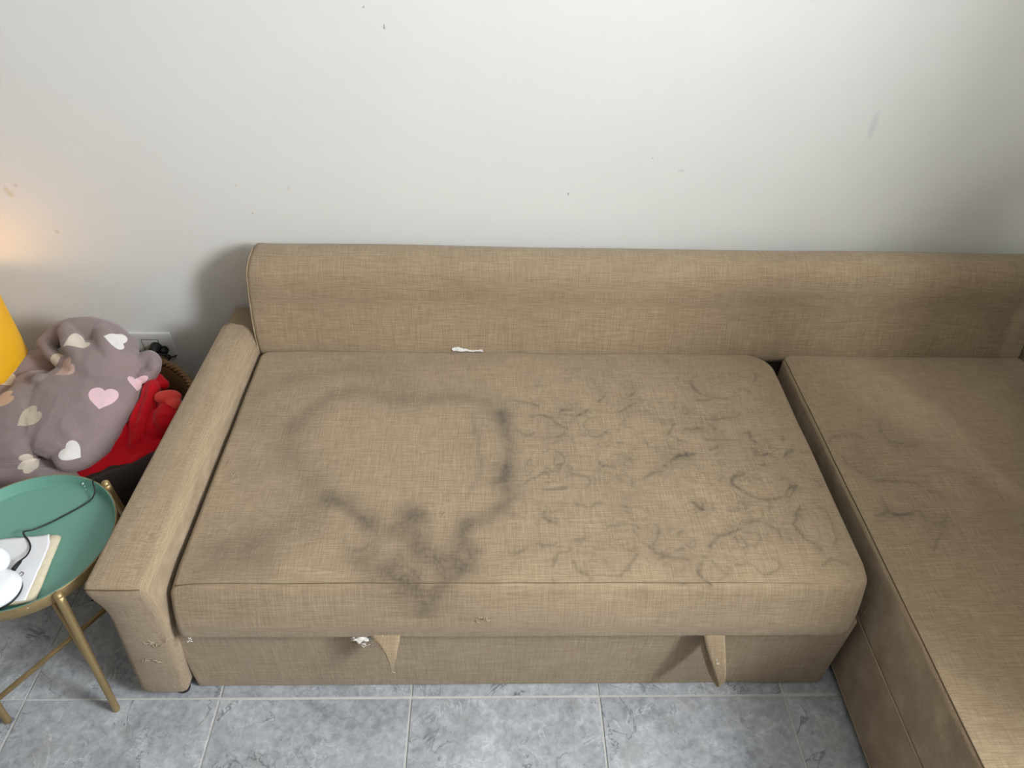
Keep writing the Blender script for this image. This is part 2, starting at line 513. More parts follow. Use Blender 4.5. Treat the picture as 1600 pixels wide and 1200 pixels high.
# dried tide lines, (width m, strength, [(x, y) on the upholstery])
SEAT_STAINS = [
 (0.024,0.44,[(-0.375,0.498),(-0.345,0.56),(-0.292,0.612),(-0.233,0.637),(-0.167,0.618),(-0.132,0.595),(-0.069,0.591),(-0.007,0.612),(0.057,0.609),(0.108,0.588),(0.149,0.547)]),
 (0.018,0.72,[(0.149,0.547),(0.16,0.502),(0.165,0.434),(0.167,0.37),(0.152,0.324)]),
 (0.022,0.66,[(0.152,0.324),(0.171,0.266),(0.138,0.231),(0.105,0.204),(0.068,0.184),(0.051,0.145),(0.045,0.108),(0.061,0.078)]),
 (0.036,0.3,[(-0.502,0.596),(-0.491,0.653),(-0.42,0.684),(-0.309,0.713),(-0.233,0.732),(-0.178,0.717),(-0.134,0.677),(-0.104,0.628)]),
 (0.03,0.36,[(-0.375,0.498),(-0.376,0.431),(-0.33,0.36),(-0.29,0.301),(-0.239,0.258)]),
 (0.024,0.78,[(-0.24,0.265),(-0.198,0.237),(-0.155,0.2),(-0.119,0.164),(-0.084,0.177),(-0.051,0.217)]),
 (0.026,0.66,[(-0.047,0.21),(-0.041,0.171),(-0.03,0.126),(-0.0,0.096)]),
 (0.028,0.72,[(-0.152,0.102),(-0.119,0.075),(-0.077,0.06),(-0.052,0.054)]),
 (0.018,0.66,[(-0.052,0.054),(-0.026,0.034),(-0.012,0.015),(0.014,0.034),(0.047,0.057),(0.071,0.078),(0.083,0.114),(0.061,0.158),(0.068,0.184)]),
 (0.03,0.45,[(-0.081,0.096),(-0.026,0.108),(0.02,0.096)]),
 (0.007,0.3,[(-0.196,0.158),(-0.19,0.133),(-0.16,0.12),(-0.132,0.139)]),
 (0.01,0.25,[(0.071,0.537),(0.091,0.451),(0.098,0.37),(0.087,0.309),(0.061,0.259)]),
 (0.04,0.36,[(-0.488,0.12),(-0.451,0.096),(-0.466,0.078)]),
 (0.04,0.36,[(-0.414,0.126),(-0.348,0.102),(-0.349,0.084)]),
 (0.04,0.36,[(-0.387,0.139),(-0.347,0.164),(-0.293,0.177)]),
 (0.04,0.22,[(-0.506,0.541),(-0.457,0.515)]),
 (0.04,0.22,[(-0.382,0.391),(-0.422,0.367)]),
 (0.04,0.22,[(-0.292,0.279),(-0.305,0.237)]),
 (0.0048,0.5,[(0.226,0.535),(0.25,0.542),(0.276,0.533),(0.291,0.514),(0.304,0.502),(0.316,0.493),(0.301,0.472),(0.288,0.463)]),
 (0.0048,0.5,[(0.343,0.54),(0.361,0.55),(0.379,0.565)]),
 (0.0048,0.5,[(0.304,0.56),(0.331,0.562)]),
 (0.0048,0.5,[(0.409,0.595),(0.43,0.629)]),
 (0.0048,0.5,[(0.488,0.616),(0.511,0.632)]),
 (0.0048,0.5,[(0.489,0.601),(0.504,0.586),(0.481,0.571),(0.459,0.556)]),
 (0.0048,0.5,[(0.363,0.468),(0.385,0.464),(0.4,0.468),(0.417,0.485)]),
 (0.0048,0.5,[(0.441,0.446),(0.453,0.444)]),
 (0.0048,0.5,[(0.509,0.449),(0.516,0.431),(0.54,0.425)]),
 (0.0048,0.5,[(0.568,0.472),(0.578,0.49),(0.595,0.509)]),
 (0.0048,0.5,[(0.561,0.38),(0.584,0.403),(0.603,0.401),(0.623,0.406)]),
 (0.0048,0.5,[(0.54,0.369),(0.545,0.371)]),
 (0.0048,0.5,[(0.675,0.681),(0.676,0.655),(0.689,0.634)]),
 (0.0048,0.5,[(0.619,0.493),(0.635,0.491),(0.657,0.5)]),
 (0.0048,0.5,[(0.277,0.391),(0.275,0.37),(0.287,0.364)]),
 (0.0048,0.5,[(0.21,0.369),(0.217,0.386)]),
 (0.0048,0.5,[(0.202,0.309),(0.218,0.325),(0.24,0.341),(0.252,0.345),(0.261,0.335)]),
 (0.0048,0.5,[(0.243,0.289),(0.27,0.291),(0.298,0.297)]),
 (0.0048,0.5,[(0.313,0.337),(0.34,0.335),(0.355,0.329),(0.359,0.313),(0.346,0.299)]),
 (0.0048,0.5,[(0.385,0.379),(0.39,0.366),(0.42,0.358)]),
 (0.0048,0.5,[(0.487,0.334),(0.51,0.34),(0.534,0.35)]),
 (0.0048,0.5,[(0.185,0.49),(0.207,0.469),(0.227,0.474)]),
 (0.0048,0.5,[(0.161,0.42),(0.18,0.407)]),
 (0.0048,0.5,[(0.178,0.601),(0.205,0.588),(0.228,0.586),(0.241,0.576)]),
 (0.0048,0.5,[(0.593,0.449),(0.616,0.447)]),
 (0.0048,0.5,[(0.456,0.394),(0.462,0.39)]),
 (0.0048,0.5,[(0.63,0.548),(0.635,0.547)]),
 (0.0048,0.48,[(0.676,0.687),(0.673,0.655),(0.685,0.631),(0.705,0.624)]),
 (0.0048,0.48,[(0.669,0.603),(0.705,0.611),(0.758,0.614)]),
 (0.0048,0.48,[(0.683,0.529),(0.711,0.534),(0.746,0.539),(0.774,0.554)]),
 (0.0048,0.48,[(0.685,0.51),(0.695,0.496),(0.689,0.482)]),
 (0.0048,0.48,[(0.619,0.493),(0.635,0.491),(0.656,0.498)]),
 (0.0048,0.48,[(0.765,0.482),(0.78,0.487),(0.78,0.464),(0.801,0.446)]),
 (0.0048,0.48,[(0.666,0.454),(0.699,0.457),(0.751,0.455)]),
 (0.0048,0.48,[(0.665,0.423),(0.676,0.428),(0.687,0.432)]),
 (0.0048,0.48,[(0.572,0.388),(0.585,0.405),(0.6,0.403),(0.627,0.408)]),
 (0.0048,0.48,[(0.78,0.428),(0.774,0.406),(0.79,0.406),(0.812,0.415),(0.828,0.394)]),
 (0.0048,0.48,[(0.863,0.478),(0.864,0.46)]),
 (0.0048,0.48,[(0.785,0.373),(0.789,0.371)]),
 (0.0048,0.48,[(0.735,0.347),(0.717,0.347),(0.701,0.33),(0.694,0.318),(0.699,0.302),(0.707,0.299)]),
 (0.0048,0.48,[(0.871,0.368),(0.876,0.36)]),
 (0.0048,0.48,[(0.902,0.331),(0.912,0.313)]),
 (0.0048,0.48,[(0.837,0.311),(0.812,0.283)]),
 (0.0048,0.48,[(0.675,0.382),(0.681,0.379)]),
 (0.0048,0.48,[(0.647,0.31),(0.65,0.309)]),
 (0.0048,0.48,[(0.865,0.722),(0.861,0.694)]),
 (0.0048,0.48,[(0.848,0.407),(0.858,0.42),(0.879,0.424)]),
 (0.0048,0.48,[(0.897,0.418),(0.917,0.42)]),
 (0.005,0.48,[(0.24,0.225),(0.24,0.207),(0.253,0.196),(0.264,0.196)]),
 (0.005,0.48,[(0.352,0.244),(0.359,0.253),(0.377,0.251)]),
 (0.005,0.48,[(0.423,0.242),(0.431,0.24)]),
 (0.005,0.48,[(0.317,0.246),(0.34,0.24)]),
 (0.005,0.48,[(0.224,0.141),(0.238,0.131),(0.257,0.134),(0.263,0.141)]),
 (0.005,0.48,[(0.165,0.114),(0.182,0.113),(0.198,0.121)]),
 (0.005,0.48,[(0.258,0.098),(0.27,0.114),(0.286,0.114),(0.295,0.121)]),
 (0.005,0.48,[(0.248,0.079),(0.26,0.095)]),
 (0.005,0.48,[(0.298,0.091),(0.302,0.079),(0.323,0.063),(0.335,0.05)]),
 (0.005,0.48,[(0.306,0.151),(0.323,0.151)]),
 (0.005,0.48,[(0.435,0.108),(0.421,0.091),(0.405,0.072),(0.395,0.056)]),
 (0.005,0.48,[(0.466,0.131),(0.475,0.117),(0.492,0.104),(0.498,0.107)]),
 (0.005,0.48,[(0.49,0.189),(0.496,0.175),(0.486,0.148),(0.476,0.137)]),
 (0.005,0.48,[(0.444,0.186),(0.451,0.179)]),
 (0.005,0.48,[(0.524,0.124),(0.543,0.124)]),
 (0.005,0.48,[(0.498,0.104),(0.546,0.098)]),
 (0.005,0.48,[(0.587,0.252),(0.599,0.237),(0.609,0.23)]),
 (0.005,0.48,[(0.406,0.186),(0.389,0.182)]),
 (0.005,0.48,[(0.536,0.158),(0.548,0.175)]),
 (0.005,0.48,[(0.517,0.047),(0.527,0.044)]),
 (0.005,0.48,[(0.255,0.054),(0.257,0.047)]),
 (0.0048,0.55,[(0.731,0.343),(0.71,0.335),(0.694,0.314),(0.704,0.299),(0.717,0.279),(0.738,0.266),(0.764,0.262),(0.796,0.268),(0.819,0.275),(0.838,0.295),(0.849,0.311)]),
 (0.0048,0.55,[(0.684,0.179),(0.652,0.167),(0.627,0.155),(0.607,0.143),(0.598,0.131)]),
 (0.0048,0.55,[(0.834,0.245),(0.819,0.226),(0.813,0.204),(0.804,0.193),(0.811,0.176),(0.816,0.155),(0.834,0.141),(0.842,0.124)]),
 (0.0048,0.55,[(0.69,0.199),(0.706,0.193),(0.731,0.199)]),
 (0.006,0.62,[(0.568,0.091),(0.563,0.069),(0.57,0.053),(0.58,0.041)]),
 (0.0046,0.42,[(0.711,0.267),(0.706,0.237)]),
 (0.0046,0.42,[(0.769,0.26),(0.762,0.23),(0.76,0.201)]),
 (0.0046,0.42,[(0.609,0.165),(0.624,0.156)]),
 (0.0046,0.42,[(0.655,0.155),(0.666,0.143)]),
 (0.0046,0.42,[(0.682,0.168),(0.71,0.168),(0.717,0.151),(0.701,0.134),(0.682,0.137),(0.675,0.155)]),
 (0.0046,0.42,[(0.875,0.26),(0.899,0.234),(0.897,0.204),(0.89,0.158),(0.878,0.137)]),
 (0.0046,0.42,[(0.575,0.104),(0.593,0.094),(0.61,0.075),(0.621,0.065),(0.607,0.05)]),
 (0.0046,0.42,[(0.648,0.085),(0.675,0.091),(0.691,0.078),(0.695,0.065),(0.714,0.065),(0.736,0.072),(0.742,0.091),(0.732,0.104)]),
 (0.0046,0.42,[(0.839,0.091),(0.857,0.102),(0.872,0.097),(0.895,0.091)]),
 (0.0046,0.42,[(0.781,0.155),(0.786,0.144)]),
 (0.0046,0.42,[(0.745,0.19),(0.766,0.179),(0.765,0.158)]),
 (0.0046,0.42,[(0.587,0.252),(0.596,0.237),(0.606,0.23),(0.61,0.248)]),
 (0.0046,0.42,[(0.849,0.311),(0.829,0.335)]),
 (0.05,0.1,[(0.254,0.429),(0.398,0.305),(0.566,0.388),(0.784,0.433)]),
 (0.05,0.1,[(0.308,0.141),(0.515,0.124),(0.741,0.176)]),
 (0.05,0.1,[(0.515,0.571),(0.709,0.524)])]
CHAISE_STAINS = [
 (0.005,0.4,[(0.983,0.464),(1.005,0.48),(1.057,0.484),(1.075,0.473)]),
 (0.005,0.4,[(1.002,0.412),(1.002,0.383),(1.023,0.355),(1.044,0.342)]),
 (0.005,0.4,[(1.049,0.328),(1.102,0.328),(1.125,0.322),(1.148,0.315),(1.172,0.288)]),
 (0.005,0.4,[(1.087,0.224),(1.113,0.237),(1.118,0.206),(1.143,0.194),(1.169,0.218)]),
 (0.005,0.4,[(1.131,0.17),(1.099,0.124)]),
 (0.005,0.4,[(1.142,0.528),(1.126,0.488),(1.141,0.458),(1.207,0.443)]),
 (0.005,0.4,[(1.042,0.237),(1.045,0.281)]),
 (0.006,0.75,[(1.053,0.227),(1.073,0.226),(1.087,0.223)]),
 (0.0045,0.45,[(1.007,0.224),(1.038,0.229),(1.058,0.227)]),
 (0.05,0.14,[(1.046,0.427),(1.086,0.342),(1.113,0.237),(1.14,0.188)])]

# ================================================================== the room
X0, X1, Y0, Y1, H = -3.2, 1.87, -4.2, 1.02, 2.65


def box_struct(name, boxes, m):
    bm = bmesh.new()
    for lo, hi in boxes: box_bm(lo, hi, 0, 1, bm)
    return tag(from_bm(name, bm, m, smooth=False), kind='structure')


box_struct('wall_back', [((X0 - .1, Y1, 0), (X1 + .1, Y1 + .1, H))], M_WALL)
M_ROOM = plain('beige_room_paint', (.42, .385, .335), .85, 0, .2, .03)
box_struct('wall_left', [((X0 - .1, Y0, 0), (X0, Y1, H))], M_ROOM)
box_struct('wall_front', [((X0 - .1, Y0 - .1, 0), (X1 + .1, Y0, H))], M_ROOM)
box_struct('wall_right', [((X1, Y0, 0), (X1 + .28, WY0, H)), ((X1, WY1, 0), (X1 + .28, Y1, H)),
                          ((X1, WY0, 0), (X1 + .28, WY1, WZ0)), ((X1, WY0, WZ1), (X1 + .28, WY1, H))], M_WALL)
box_struct('ceiling', [((X0 - .1, Y0 - .1, H), (X1 + .28, Y1 + .1, H + .1))], M_CEIL)
wf = box_struct('window_1', [((X1 + .02, WY0, WZ0), (X1 + .07, WY0 + .05, WZ1)), ((X1 + .02, WY1 - .05, WZ0), (X1 + .07, WY1, WZ1)),
                             ((X1 + .02, WY0 + .05, WZ0), (X1 + .07, WY1 - .05, WZ0 + .05)), ((X1 + .02, WY0 + .05, WZ1 - .05), (X1 + .07, WY1 - .05, WZ1))], M_WHITE)

fl = box_struct('floor', [((X0 - .1, Y0 - .1, -.08), (X1 + .28, Y1 + .1, -.0025))], M_GROUT)
TS, TX = .45, -.9642
gap = .0022
bm = box_bm((-TS / 2 + gap, -TS / 2 + gap, -.006), (TS / 2 - gap, TS / 2 - gap, 0), .0012, 1)
tile_me = bpy.data.meshes.new('tile'); bm.to_mesh(tile_me); bm.free(); tile_me.materials.append(M_TILE)
rnd = random.Random(4)
i0, i1 = int(math.floor((X0 - TX) / TS)), int(math.ceil((X1 - TX) / TS))
j0, j1 = int(math.floor(Y0 / TS)), int(math.ceil(Y1 / TS))
for i in range(i0, i1):
    for j in range(j0, j1):
        x, y = TX + (i + .5) * TS, (j + .5) * TS
        o = bpy.data.objects.new('tile', tile_me)
        o.location = (x + rnd.uniform(-.0008, .0008), y + rnd.uniform(-.001, .001) - (.0025 if i >= 1 and j == -1 else 0), rnd.uniform(-.0005, 0.0))
        o.parent = fl
        COL.objects.link(o)

# ================================================================== the sofa
sofa = empty('corner_sofa_bed', (.55, .45, 0), 'stained taupe linen corner sofa bed with chaise along the white wall', 'sofa')

# ---- seat cushion with the tide-marked top
SLO, SHI = (-.534, -.004, .262), (.932, .819, .404)


def seat_def(P):
    x, y, z = P[:, 0], P[:, 1], P[:, 2]
    k = np.clip((SHI[2] - z) / (SHI[2] - SLO[2]), 0, 1)
    near = np.clip(1 - (y - SLO[1]) / .10, 0, 1)
    y = y + near * (.040 * (1 - k) ** 1.8 + .007 * np.clip((k - .6) / .4, 0, 1) ** 1.5)   # front rolls out below the seam
    rgt = np.clip(1 - (SHI[0] - x) / .25, 0, 1)
    y = y + near * rgt ** 2 * .008
    z = z - rgt ** 2 * near * .018 * (1 - k) - rgt ** 3 * near * .014 * k
    lft = np.clip(1 - (x - SLO[0]) / .08, 0, 1)
    z = z - lft ** 2 * near * .012 * (1 - k)
    z = z + (.0022 * np_noise(x, y, 11, 3.0) + .0012 * np_noise(x, y, 12, 7)) * (1 - k) ** 3
    return np.stack([x, y, z], 1)


P, F = soft_box(SLO, SHI, .0042, .014, .010, (.012, .055, .075, .03), .010, .010, seat_def)
me = mesh('seat_cushion', P, F)
stain_attr(me, P, SEAT_STAINS, .33, [(.52, .40, .40, .34, 1.0), (.05, .10, .25, .10, .6), (-.40, .12, .16, .14, .5)])
seat = link('seat_cushion', me, M_FAB, sofa)


def surf_z(P, x, y):
    d = (P[:, 0] - x) ** 2 + (P[:, 1] - y) ** 2
    d = np.where(P[:, 2] > .3, d, 9)
    i = int(np.argmin(d)); return float(P[i, 2])


seam_pts = [(x, yy, surf_z(P, x, yy) + .0001) for x in np.linspace(-.525, .85, 74) for yy in (.045,)]
tube('seam', seam_pts, [.0010] * 60 + [.0010 - .00006 * k for k in range(14)], M_SEAM, seat, 5)
# small darned pulls in the cover
rnd = random.Random(9)


def thread_bundle(name, c, ux, uz, n, size, m, parent, r=.0006, seed=1):
    rg = random.Random(seed); V, F = [], []
    c, ux, uz = Vector(c), Vector(ux), Vector(uz)
    nrm = ux.cross(uz).normalized()
    for k in range(n):
        a = c + ux * rg.uniform(-size, size) + uz * rg.uniform(-size, size) * .45
        d = (ux * rg.uniform(-1, 1) + uz * rg.uniform(-.7, .7)).normalized() * size * rg.uniform(.25, .7)
        mid = a + d * .5 + nrm * .003 * rg.uniform(.3, 1) + uz * rg.uniform(-.004, .004)
        v, f = tube_vf(crom([a, mid, a + d], 4), r, 4)
        o = len(V); V += v; F += [tuple(i + o for i in q) for q in f]
    return tag(add(name, V, F, m, parent), kind='stuff')


M_PULL = plain('pale_pulled_thread', (.50, .42, .31), .95, 0, .1)
thread_bundle('pulled_threads', (.012, .215, surf_z(P, .012, .215) + .0008), (1, 0, 0), (0, 1, 0), 7, .014, M_PULL, seat, .0006, 3)
thread_bundle('pulled_threads', (-.478, .335, surf_z(P, -.478, .335) + .0008), (1, 0, 0), (0, 1, 0), 7, .011, M_PULL, seat, .0006, 5)
thread_bundle('pulled_threads', (.105, .0055, .335), (1, 0, 0), (0, 0, 1), 5, .016, M_PULL, seat, .0007, 6)
thread_bundle('pulled_threads', (-.505, -.002, .268), (1, 0, 0), (0, 0, 1), 5, .012, M_FLUFF, seat, .0008, 8)

# ---- drawer front under the cushion
Pb, Fb = soft_box((-.574, .026, .003), (.937, .84, .275), .05, .006, .008, (.01, .012, .01, .01), 0, .03)
add('drawer_base', Pb, Fb, M_FAB, sofa)
for fx, fy in ((-.50, .12), (.88, .12), (-.50, .75), (.88, .75)):
    lathe('foot', [(.0, 0), (.018, 0), (.021, .002), (.022, .0045), (0, .0045)], (fx, fy, 0), M_BLACK, sofa, 20)

# ---- arms
def arm(name, mirror=None):
    rings = []
    specs = [(-.004, .016, 0), (-.001, .007, 0), (.004, .002, 0), (.014, 0, 0), (.10, 0, .08), (.30, 0, .3), (.5, 0, .55), (.68, 0, .8), (.80, 0, .95), (.845, 0, 1), (.862, .003, 1), (.870, .010, 1)]
    for y, inset, t in specs:
        xo_b, xo_m, xo_t = -.687 + .020 * t, -.653 + .008 * t, -.670 + .026 * t
        xi_t, xi_b = -.546 + .004 * t, -.577 + .014 * t
        zt = .462
        ro, ri = .010, .022 + .040 * t
        sec = [(xo_b + .014, .028), (xo_b + .004, .034), (xo_b, .046), (xo_b + (xo_m - xo_b) * .5, .2), (xo_m - .001, .345), (xo_m, .375), (xo_m - .004, .40), (xo_t + .002, .435), (xo_t, zt - ro)]
        for k in range(1, 5):
            w = PI - k * PI / 2 / 4
            sec.append((xo_t + ro + ro * math.cos(w), zt - ro + ro * math.sin(w)))
        n = 5
        for k in range(1, n):
            f = k / n; xx = xo_t + ro + (xi_t - ri - xo_t - ro) * f
            sec.append((xx, zt + .004 * math.sin(PI * f)))
        for k in range(0, 9):
            w = PI / 2 - k * PI / 2 / 8
            sec.append((xi_t - ri + ri * math.cos(w), zt - ri + ri * math.sin(w)))
        sec += [(xi_t + .001, zt - ri - .03), (xi_t - .001, .33), (xi_t + (xi_b - xi_t) * .35, .22), (xi_b, .046), (xi_b - .004, .034), (xi_b - .014, .028)]
        cx = sum(s[0] for s in sec) / len(sec); cz = (.028 + zt) / 2
        ring = []
        for sx, sz in sec:
            hx, hz = (xi_t - xo_t) / 2, (zt - .028) / 2
            px, pz = cx + (sx - cx) * (1 - inset / hx), cz + (sz - cz) * (1 - inset / hz)
            if mirror is not None: px = mirror - px
            yy = y
            if y < .02 and sz > .40:       # the top panel overhangs its front seam a little
                yy = y - .004 * (sz - .40) / .06
            ring.append((px, yy, pz))
        rings.append(ring)
    return loft(name, rings, M_FAB, sofa)


arm_l = arm('armrest')
tube('seam', [(x, -.0062 + .002 * (((x + .609) / .06) ** 2), .4585 - .006 * max(0, (x + .57) / .03) ** 2) for x in np.linspace(-.664, -.558, 14)], .0012, M_SEAM, arm_l, 5)
thread_bundle('pulled_threads', (-.585, -.0055, .258), (1, 0, .2), (0, 0, 1), 8, .022, M_PULL, arm_l, .0008, 21)
thread_bundle('pulled_threads', (-.614, -.0055, .182), (1, 0, .3), (0, 0, 1), 7, .022, M_PULL, arm_l, .0008, 22)
thread_bundle('pulled_threads', (-.592, -.0055, .075), (1, 0, .3), (0, 0, 1), 3, .010, M_PULL, arm_l, .0007, 23)
lathe('foot', [(.0, 0), (.012, 0), (.014, .004), (.015, .030), (0, .030)], (-.603, .024, 0), M_BLACK, sofa, 20)
lathe('foot', [(.0, 0), (.016, 0), (.019, .004), (.020, .030), (0, .030)], (-.625, .82, 0), M_BLACK, sofa, 20)

# ---- frame behind the arm and under the backrest
Pf, Ff = soft_box((-.655, .872, .03), (1.83, 1.005, .425), .06, .012, .006, (.012, .012, .012, .012), 0, .05)
add('back_frame', Pf, Ff, M_FAB, sofa)

# ---- backrest
prof = [(.828, .365), (.818, .385), (.818, .405), (.829, .45), (.842, .50), (.850, .535), (.8525, .552), (.8525, .566), (.855, .590), (.862, .625), (.874, .645), (.892, .659), (.915, .667),
        (.945, .668), (.968, .662), (.980, .648), (.984, .60), (.984, .50), (.975, .43), (.96, .405), (.90, .37)]
rings = []
xs = [(0, .016), (.002, .008), (.007, .002), (.016, 0)]
L_END = lambda z: -.547 - .006 * math.sin(min(1, max(0, (z - .40) / .2)) * PI) + (.010 * max(0, (z - .60) / .068) ** 2)
N_BK = 46
for k, (dx, ins) in enumerate(xs):
    rings.append([(L_END(z) + dx, y + (.91 - y) * ins / .07, z + (.52 - z) * ins / .15) for y, z in prof])
for k in range(1, N_BK):
    f = k / N_BK; x = -.531 + (1.686 - .531 * -1) * f
    rings.append([(x, y + .0016 * math.sin(9 * x + 14 * z) - .004 * math.sin(PI * f), z + .0012 * math.sin(5.3 * x + 2) * (z > .6)) for y, z in prof])
for dx, ins in xs[::-1]:
    rings.append([(1.692 - dx, y + (.91 - y) * ins / .07, z + (.52 - z) * ins / .15) for y, z in prof])
back = loft('backrest', rings, M_FAB, sofa)
# piped edge that follows the left end of the backrest
tube('piping', [(L_END(z) + .0055, y - .0005, z) for y, z in prof[1:14]], .0018, M_FAB, back, 6)

# ---- chaise
CLO, CHI = (.968, -.50, .226), (1.692, .819, .402)


def ch_def(P):
    x, y, z = P[:, 0], P[:, 1], P[:, 2]
    k = np.clip((CHI[2] - z) / (CHI[2] - CLO[2]), 0, 1)
    z = z + .0018 * np_noise(x, y, 31, 2.4) * (1 - k) ** 3
    return np.stack([x, y, z], 1)


P2, F2 = soft_box(CLO, CHI, .006, .012, .006, (.012, .02, .02, .035), .006, .02, ch_def)
me = mesh('chaise_cushion', P2, F2)
stain_attr(me, P2, CHAISE_STAINS, .33, [(1.15, .30, .16, .22, .45)])
chaise = link('chaise_cushion', me, M_FAB, sofa)
tube('seam', [(.9745, y, surf_z(P2, .9745, y) + .0006) for y in np.linspace(-.47, .80, 60)], .0013, M_SEAM, chaise, 5)
tube('seam', [(.9676, .062, z) for z in np.linspace(.24, .395, 12)], .0011, M_SEAM_LIGHT, chaise, 5)
tube('seam', [(x, -.4995, .3955) for x in np.linspace(.98, 1.68, 30)], .0013, M_SEAM, chaise, 5)
Pb, Fb = soft_box((.969, -.498, .022), (1.690, .845, .224), .06, .004, .006, (.01, .012, .01, .01), 0, .03)
cb = add('chaise_base', Pb, Fb, M_FAB, sofa)
tube('welt', [(.9685, y, .2245) for y in np.linspace(-.49, .83, 40)], .0024, M_SEAM_LIGHT, cb, 6)
tube('welt', [(.9695, y, .0235) for y in np.linspace(-.49, .83, 40)], .0020, M_SEAM_LIGHT, cb, 6)
for fx, fy in ((1.02, -.43), (1.64, -.43), (1.02, .72), (1.64, .72)):
    lathe('foot', [(.0, 0), (.018, 0), (.021, .004), (.022, .0225), (0, .0225)], (fx, fy, 0), M_BLACK, sofa, 20)
arm_r = arm('armrest', 1.152)

# ---- the two pull straps of the drawer bed
def ribbon(name, L, R, th, m, parent, n=6):
    """A cloth band between two edge curves, with real thickness."""
    A, B = crom(L, n), crom(R, n)
    V, F = [], []
    k = 6
    for i, (a, b) in enumerate(zip(A, B)):
        t = (A[min(i + 1, len(A) - 1)] - A[max(i - 1, 0)]).normalized()
        nr = t.cross((b - a)).normalized() * th / 2
        row = [a.lerp(b, j / (k - 1)) for j in range(k)]
        V += [p + nr for p in row] + [p - nr for p in row[::-1]]
    w = 2 * k
    for i in range(len(A) - 1):
        for j in range(w):
            F.append((i * w + j, i * w + (j + 1) % w, (i + 1) * w + (j + 1) % w, (i + 1) * w + j))
    F.append(tuple(range(w))[::-1]); F.append(tuple(range((len(A) - 1) * w, len(A) * w)))
    bm = bmesh.new(); me_ = mesh('t', V, F); bm.from_mesh(me_); bpy.data.meshes.remove(me_)
    return from_bm(name, bm, m, parent)


strap_r = ribbon('pull_strap',
                 [(.586, .024, .276), (.586, .002, .268), (.598, -.018, .232), (.612, -.036, .200), (.627, -.054, .163), (.6255, -.053, .154), (.612, -.030, .166), (.598, -.010, .196), (.584, .006, .240), (.583, .026, .268)],
                 [(.632, .024, .276), (.632, .002, .266), (.636, -.020, .236), (.638, -.038, .211), (.639, -.054, .186), (.638, -.053, .177), (.636, -.032, .186), (.634, -.010, .210), (.632, .006, .244), (.632, .026, .268)],
                 .0035, M_FAB, sofa)
thread_bundle('pulled_threads', (.619, -.029, .219), (.2, -.5, -.6), (1, 0, 0), 7, .010, M_FLUFF, strap_r, .0006, 31)
strap_l = ribbon('torn_strap',
                 [(-.142, .024, .282), (-.134, .002, .276), (-.114, -.016, .270), (-.100, -.030, .256), (-.092, -.038, .232), (-.0895, -.040, .206)],
                 [(-.068, .024, .282), (-.069, .000, .276), (-.072, -.018, .268), (-.075, -.030, .252), (-.082, -.038, .230), (-.0875, -.040, .206)],
                 .004, M_FAB, sofa)
tube('frayed_thread', crom([(-.0885, -.040, .208), (-.0895, -.040, .199), (-.095, -.039, .192)], 4), .0009, M_PULL, strap_l, 5)
tube('frayed_thread', crom([(-.0885, -.040, .208), (-.0875, -.040, .199), (-.082, -.039, .193)], 4), .0009, M_PULL, strap_l, 5)
bm = bmesh.new()
bmesh.ops.create_icosphere(bm, subdivisions=4, radius=1)
for v in bm.verts:
    q = noise.noise(v.co * 2.3) * .35 + noise.noise(v.co * 6) * .25
    c = v.co * (1 + q)
    v.co = Vector((-.152 + c.x * .022, .004 + c.y * .009, .2630 + c.z * .0042 + c.x * .002))
wad = from_bm('stuffing_tuft', bm, M_FLUFF, strap_l)
thread_bundle('loose_fibres', (-.140, -.006, .258), (1, 0, -.1), (0, 0, 1), 10, .018, M_FLUFF, strap_l, .0007, 41)
thread_bundle('pilling', (-.09, .000, .272), (1, 0, 0), (0, 0, 1), 8, .020, M_FLUFF, strap_l, .0006, 43)

# ---- unseen cushions added upright on the chaise to shade it and the backrest
cush_labels = ['plump taupe back cushion standing on the chaise at its front end', 'plump taupe back cushion standing on the chaise nearest the white wall']
for lab, (cy, cx, hw, th, top) in zip(cush_labels, ((-.195, 1.365, .295, .095, 1.13), (.180, 1.600, .380, .085, 1.14))):
    def cdef(P, cy=cy, cx=cx, hw=hw, top=top):
        x, y, z = P[:, 0].copy(), P[:, 1], P[:, 2]
        a = np.clip(1 - ((y - cy) / (hw + .004)) ** 2, 0, 1) * np.clip(1 - ((z - (.409 + top) / 2) / ((top - .409) / 2)) ** 2, 0, 1)
        x = cx + (x - cx) * (.45 + .55 * a ** .40)
        return np.stack([x + (z - .41) * .03, y, z], 1)
    Pc, Fc = soft_box((cx - th, cy - hw, .409), (cx + th, cy + hw, top), .025, .04, .04, (.04, .04, .04, .04), 0, .025, cdef)
    o = add('back_cushion', Pc, Fc, M_FAB, None, True, (cx, cy, .409))
    tag(o, lab, 'cushion', 'loose back cushions set aside on the chaise')

# ================================================================== scrap in the seat crease
rg = random.Random(3)
V, F = [], []
nx = 22
for i in range(nx):
    f = i / (nx - 1); x = .012 + .085 * f
    hgt = .010 * (0.55 + .45 * math.sin(5 * f + 1.2) + .30 * rg.uniform(-1, 1)) * (1 - .55 * f)
    yb = .818 + .0015 * math.sin(17 * f)
    for q in range(4):
        g = q / 3
        V.append((x + .004 * rg.uniform(-1, 1), yb - .006 * math.sin(PI * g) * rg.uniform(.3, 1) - .008 * (1 - g), .4095 + hgt * g))
for i in range(nx - 1):
    for q in range(3):
        F.append((i * 4 + q, (i + 1) * 4 + q, (i + 1) * 4 + q + 1, i * 4 + q + 1))
M_PAPER = plain('white_paper', (.80, .79, .77), .8, 0, .2, .06, 40)
scrap = add('paper_scrap', V, F, M_PAPER, None, False, (.05, .815, .41))
sm = scrap.modifiers.new('thickness', 'SOLIDIFY'); sm.thickness = .0008
